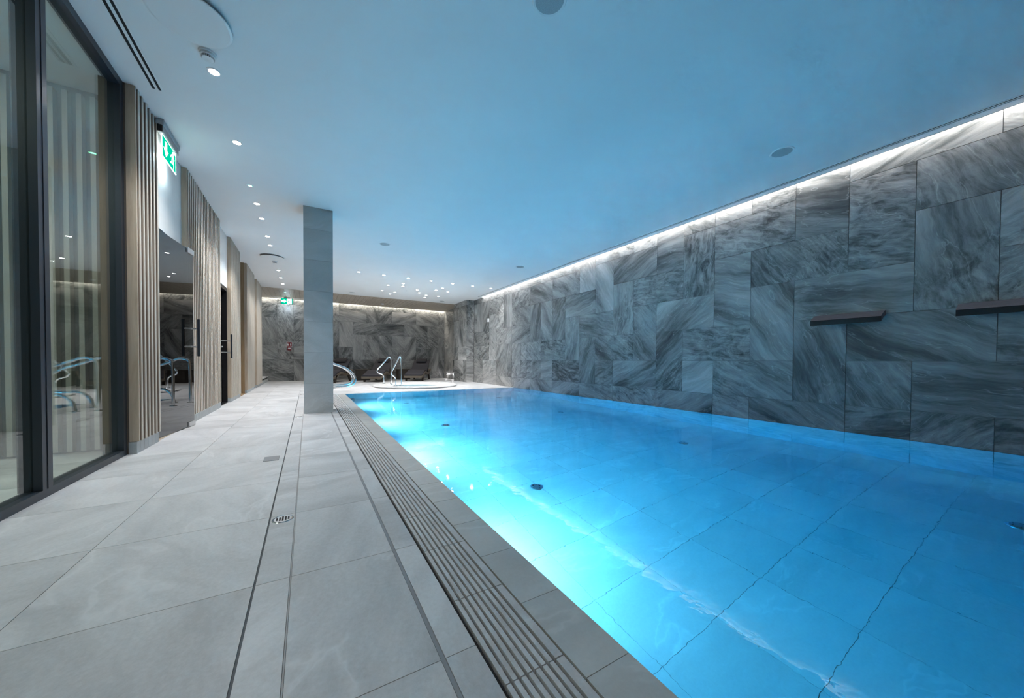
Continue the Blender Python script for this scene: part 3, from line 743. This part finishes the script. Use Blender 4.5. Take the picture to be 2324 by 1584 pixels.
m=MB(); m.box(-.04,.04,-.0415,-.04,-.165,-.115); m.build('press_panel',M['white'],e)

# ------------------------------------------------------------------ wall spouts over the pool
def spout(y0,y1,label):
    e=empty('water_spout',(RX,(y0+y1)/2,1.29)); L=(y1-y0)/2; m=MB()
    pr=[(0,.045),(-.02,.043),(-.06,.028),(-.12,-.006),(-.145,-.026)]
    th=.055
    for (a,b),(c,d) in zip(pr,pr[1:]):
        m.quad([(a,-L,b),(c,-L,d),(c,L,d),(a,L,b)],None,0,True); m.quad([(a,-L,b-th),(a,L,b-th),(c,L,d-th),(c,-L,d-th)],None,0,True)
        m.quad([(a,-L,b),(a,-L,b-th),(c,-L,d-th),(c,-L,d)]); m.quad([(a,L,b),(c,L,d),(c,L,d-th),(a,L,b-th)])
    a,b=pr[-1]; m.quad([(a,-L,b),(a,-L,b-th),(a,L,b-th),(a,L,b)])
    m.build('blade',M['spout'],e)
    m=MB(); m.box(a-.003,a+.002,-L+.002,L-.002,b-th-.001,b-.001); m.build('mouth',M['spout_slot'],e); tag(e,label,'water spout')
spout(1.20,1.79,'dark metal water spout blade on the right wall, the complete one')
spout(.13,.72,'dark metal water spout blade on the right wall, cut by the picture edge')

# small fittings
m=MB(); m.bbox(-.05,0,-.045,.045,-.06,.06,b=.01); o=m.build('wall_sensor',M['white']); o.location=(RX,10.55,2.14); tag(o,'small white box sensor high on the far right wall','sensor')
m=MB(); m.tube([(0,0,0),(-.05,0,0),(-.09,-.02,.03)],.01); m.tube([(-.02,0,-.05),(-.02,0,.05)],.012); o=m.build('wall_hook',M['chrome']); o.location=(RX,11.55,.83); tag(o,'little chrome hook valve on the tiled wall near the pier','hook')
for y,t in ((14.75,'far'),(14.02,'near')):
    e=empty('step_light',(5.34,y,.2)); m=MB(); m.bbox(-.02,0,-.04,.04,-.04,.04,b=.004); m.build('housing',M['steel'],e); m=MB(); m.box(-.03,-.02,-.03,.03,.03,.036); m.box(-.03,-.02,-.03,.03,-.036,-.03); m.build('led',M['ledstep'],e); tag(e,t+' one of the two bright step lights low on the alcove side wall','step light','step lights')
    light('step_lamp','POINT',(5.29,y,.2),.8,(1,.97,1),shadow_soft_size=.02)
def drain(x,y,label):
    e=empty('floor_drain',(x,y,0)); m=MB(); m.lathe([(.036,.001),(.044,.0025),(.046,0)],n=32); m.build('ring',M['chrome'],e)
    m=MB(); m.lathe([(0,.0016),(.037,.0016)],n=32)
    m.build('grid_plate',M['steel'],e)
    m=MB()
    for k in range(-2,3): m.box(k*.012-.0035,k*.012+.0035,-.026+abs(k)*.005,.026-abs(k)*.005,.0014,.0024)
    m.build('slot',M['slot'],e); tag(e,label,'floor drain','round drains in the deck')
drain(-.106,2.02,'round chrome floor drain in the foreground deck'); drain(-.106,5.55,'round floor drain beside the foot of the column'); drain(-.106,9.14,'far round floor drain on the deck behind the column')
o=MB(); o.bbox(-.05,.05,-.07,.07,-.001,.003,b=.0006); o=o.build('floor_plate',M['silicone']); o.location=(-.245,3.3,0); tag(o,'small grey rectangular cover plate flush in the deck','cover plate')

# ------------------------------------------------------------------ hot tub
ht=empty('hot_tub',(TC[0],TC[1],0)); tag(ht,'round white hot tub sunk in the far deck','hot tub')
m=MB(); m.lathe([(1.20,-.002),(1.205,.016),(1.235,.022),(1.238,.045),(1.225,.058),(1.15,.056),(.85,.052),(.82,.03),(.80,-.1),(.70,-.45),(.0,-.5)],n=96); m.build('shell',M['acrylic'],ht)
m=MB(); m.lathe([(0,.02),(.815,.02)],n=96); 
M['tubwater']=plain('tub_water',(.45,.74,.86),.02,spec=.6)
m.build('tub_water',M['tubwater'],ht)
m=MB()
for k in range(5):
    a=k*1.25+.5; m.lathe([(0,.012),(.03,.010),(.035,0)],c=(1.02*math.cos(a),1.02*math.sin(a),.05),n=16)
m.build('control_knob',M['white'],ht)
def smooth_path(pts,n=6):
    """round the corners of a polyline"""
    P=[Vector(p) for p in pts]; out=[P[0]]
    for i in range(1,len(P)-1):
        a,b,c=P[i-1],P[i],P[i+1]; r=min((b-a).length,(c-b).length)*.45
        s=b+(a-b).normalized()*r; e=b+(c-b).normalized()*r
        for k in range(n+1):
            t=k/n; out.append(s*(1-t)**2+b*2*t*(1-t)+e*t*t)
    out.append(P[-1]); return out
def handrail(name,y,pts,r,label,cat,z0):
    e=empty(name,(pts[0][0],y,z0)); o=Vector((pts[0][0],0,z0)); path=[Vector((a,0,z))-o for a,z in pts]
    m=MB(); m.tube(smooth_path(path),r,n=16); m.build('rail_tube',M['chrome'],e)
    for q in (path[0],path[-1]):
        m=MB(); m.lathe([(r+.002,.012),(.045,.008),(.05,0)],c=(q.x,0,0),n=24); m.build('flange',M['chrome'],e)
    tag(e,label,cat); return e
T='handrails at the hot tub'
h=handrail('tub_handrail',10.15,[(2.14,.0565),(2.14,.30),(2.05,.36),(2.02,.44),(2.255,.90),(2.295,.84),(2.295,.0565)],.019,'chrome angled handrail of the hot tub, nearer of the two','handrail',.0565); h['group']=T
h=handrail('tub_handrail',11.3,[(2.03,.0565),(2.03,.33),(1.86,.39),(1.83,.47),(2.19,.90),(2.25,.83),(2.25,.0565)],.019,'chrome angled handrail of the hot tub, farther of the two','handrail',.0565); h['group']=T
P_=[(.33,0),(.36,.16),(.46,.258),(.66,.258),(.79,.29),(.835,.40),(.78,.51),(.66,.615),(.43,.705),(.24,.80),(.11,.76),(.10,.5),(.10,0)]
T='curved pool handrails'
h=handrail('pool_handrail',7.6,P_,.021,'curved chrome pool handrail behind the column, nearer of the two','handrail',0); h['group']=T
h=handrail('pool_handrail',8.1,P_,.021,'curved chrome pool handrail behind the column, farther of the two','handrail',0); h['group']=T

# ------------------------------------------------------------------ loungers and side tables
def bez(pts,n=10):
    """smooth curve through points (Catmull-Rom)"""
    P=[Vector((0,a,b)) for a,b in pts]; P=[P[0]*2-P[1]]+P+[P[-1]*2-P[-2]]; out=[]
    for i in range(1,len(P)-2):
        for k in range(n):
            t=k/n; p0,p1,p2,p3=P[i-1:i+3]
            out.append(.5*((2*p1)+(p2-p0)*t+(2*p0-5*p1+4*p2-p3)*t*t+(3*p1-p0-3*p2+p3)*t**3))
    out.append(P[-2]); return [(p.y,p.z) for p in out]
def lounger():
    e=empty('sun_lounger')
    fr=bez([(0,.20),(.25,.235),(.55,.33),(.78,.365),(1.02,.32),(1.2,.285),(1.45,.31),(1.7,.36),(1.9,.43)])
    m=MB(); m.strip(fr,.68,.075); m.build('frame',M['wicker'],e)
    ma=bez([(.01,.255),(.25,.285),(.55,.38),(.78,.42),(.98,.375),(1.10,.36)])
    m=MB(); m.strip(ma,.64,.055); m.build('mattress',M['fabric'],e)
    bk=bez([(1.08,.37),(1.18,.45),(1.45,.63),(1.72,.80)])
    m=MB(); m.strip(bk,.64,.065); m.build('backrest',M['fabric'],e)
    m=MB(); m.strip([(1.50,.72),(1.53,.755),(1.60,.80),(1.68,.85),(1.72,.86)],.40,.075); m.build('pillow',M['pillow'],e)
    for x in (-1,1):
        m=MB(); m.tube([(x*.3,1.35,.30),(x*.3,1.6,.68)],.014); m.build('back_stay',M['black'],e)
        for y0,y1 in ((.36,.26),(1.50,1.66)):
            m=MB(); R=[(x*.31,y0),(x*.31,y1)]
            m.quad([(x*.27,y0-.07,.25),(x*.34,y0-.07,.25),(x*.34,y1-.02,0),(x*.28,y1-.02,0)]); m.quad([(x*.27,y0+.07,.28),(x*.28,y1+.03,0),(x*.34,y1+.03,0),(x*.34,y0+.07,.28)])
            m.quad([(x*.34,y0-.07,.25),(x*.34,y0+.07,.28),(x*.34,y1+.03,0),(x*.34,y1-.02,0)]); m.quad([(x*.27,y0-.07,.25),(x*.28,y1-.02,0),(x*.28,y1+.03,0),(x*.27,y0+.07,.28)])
            m.quad([(x*.28,y1-.02,0),(x*.34,y1-.02,0),(x*.34,y1+.03,0),(x*.28,y1+.03,0)])
            m.build('leg',M['wicker_dark'],e,merge=True)
    return e
l0=lounger()
for i,(x,y,a,t) in enumerate([(3.40,13.15,27,'dark cushioned rattan sun lounger on the right, nearest the tiled pier'),(1.93,13.10,25,'dark cushioned rattan sun lounger seen behind the hot tub handrails'),(.40,13.05,25,'dark cushioned rattan sun lounger partly hidden by the column and pool rails')]):
    q=l0 if i==0 else copy_tree(l0)
    q.location=(x,y,0); q.rotation_euler=(0,0,-math.radians(a)); tag(q,t,'sun lounger','sun loungers along the back wall')
def table():
    e=empty('side_table'); m=MB(); m.bbox(-.24,.24,-.24,.24,.0,.40,b=.012); m.build('body',M['wicker_dark'],e); m=MB(); m.bbox(-.255,.255,-.255,.255,.40,.425,b=.008); m.build('tabletop',M['wicker_dark'],e); return e
t0=table()
for i,(x,y,t) in enumerate([(3.40,14.72,'dark rattan cube side table between the middle and right loungers'),(1.86,14.72,'dark rattan cube side table between the left and middle loungers')]):
    q=t0 if i==0 else copy_tree(t0); q.location=(x,y,0); tag(q,t,'side table','side tables between the loungers')

# ------------------------------------------------------------------ camera
f=793.8; yaw,pitch,roll=math.radians(30.321),math.radians(-.967),math.radians(.336)
F=Vector((math.sin(yaw)*math.cos(pitch),math.cos(yaw)*math.cos(pitch),math.sin(pitch))); Rt=Vector((math.cos(yaw),-math.sin(yaw),0)); U=Rt.cross(F)
R2=Rt*math.cos(roll)+U*math.sin(roll); U2=-Rt*math.sin(roll)+U*math.cos(roll)
cam=bpy.data.cameras.new('camera'); co=bpy.data.objects.new('camera',cam); C.objects.link(co)
co.matrix_world=Matrix(((R2.x,U2.x,-F.x,0),(R2.y,U2.y,-F.y,0),(R2.z,U2.z,-F.z,.775),(0,0,0,1)))
cam.sensor_fit='HORIZONTAL'; cam.sensor_width=36; cam.lens=f*36/2324; cam.shift_y=40.9/2324; cam.clip_start=.02
sc.camera=co
w=bpy.data.worlds.new('World'); sc.world=w; w.use_nodes=True; w.node_tree.nodes['Background'].inputs[0].default_value=(0,0,0,1)

vs=sc.view_settings; vs.view_transform='Standard'; vs.look='None'; vs.gamma=1; vs.use_curve_mapping=False; vs.exposure=0.32
cy=sc.cycles
cy.use_denoising=True; cy.max_bounces=9; cy.diffuse_bounces=3; cy.glossy_bounces=4; cy.transmission_bounces=8; cy.transparent_max_bounces=12
cy.sample_clamp_indirect=0; cy.blur_glossy=.5; cy.use_adaptive_sampling=True; cy.adaptive_threshold=.14; cy.adaptive_min_samples=16
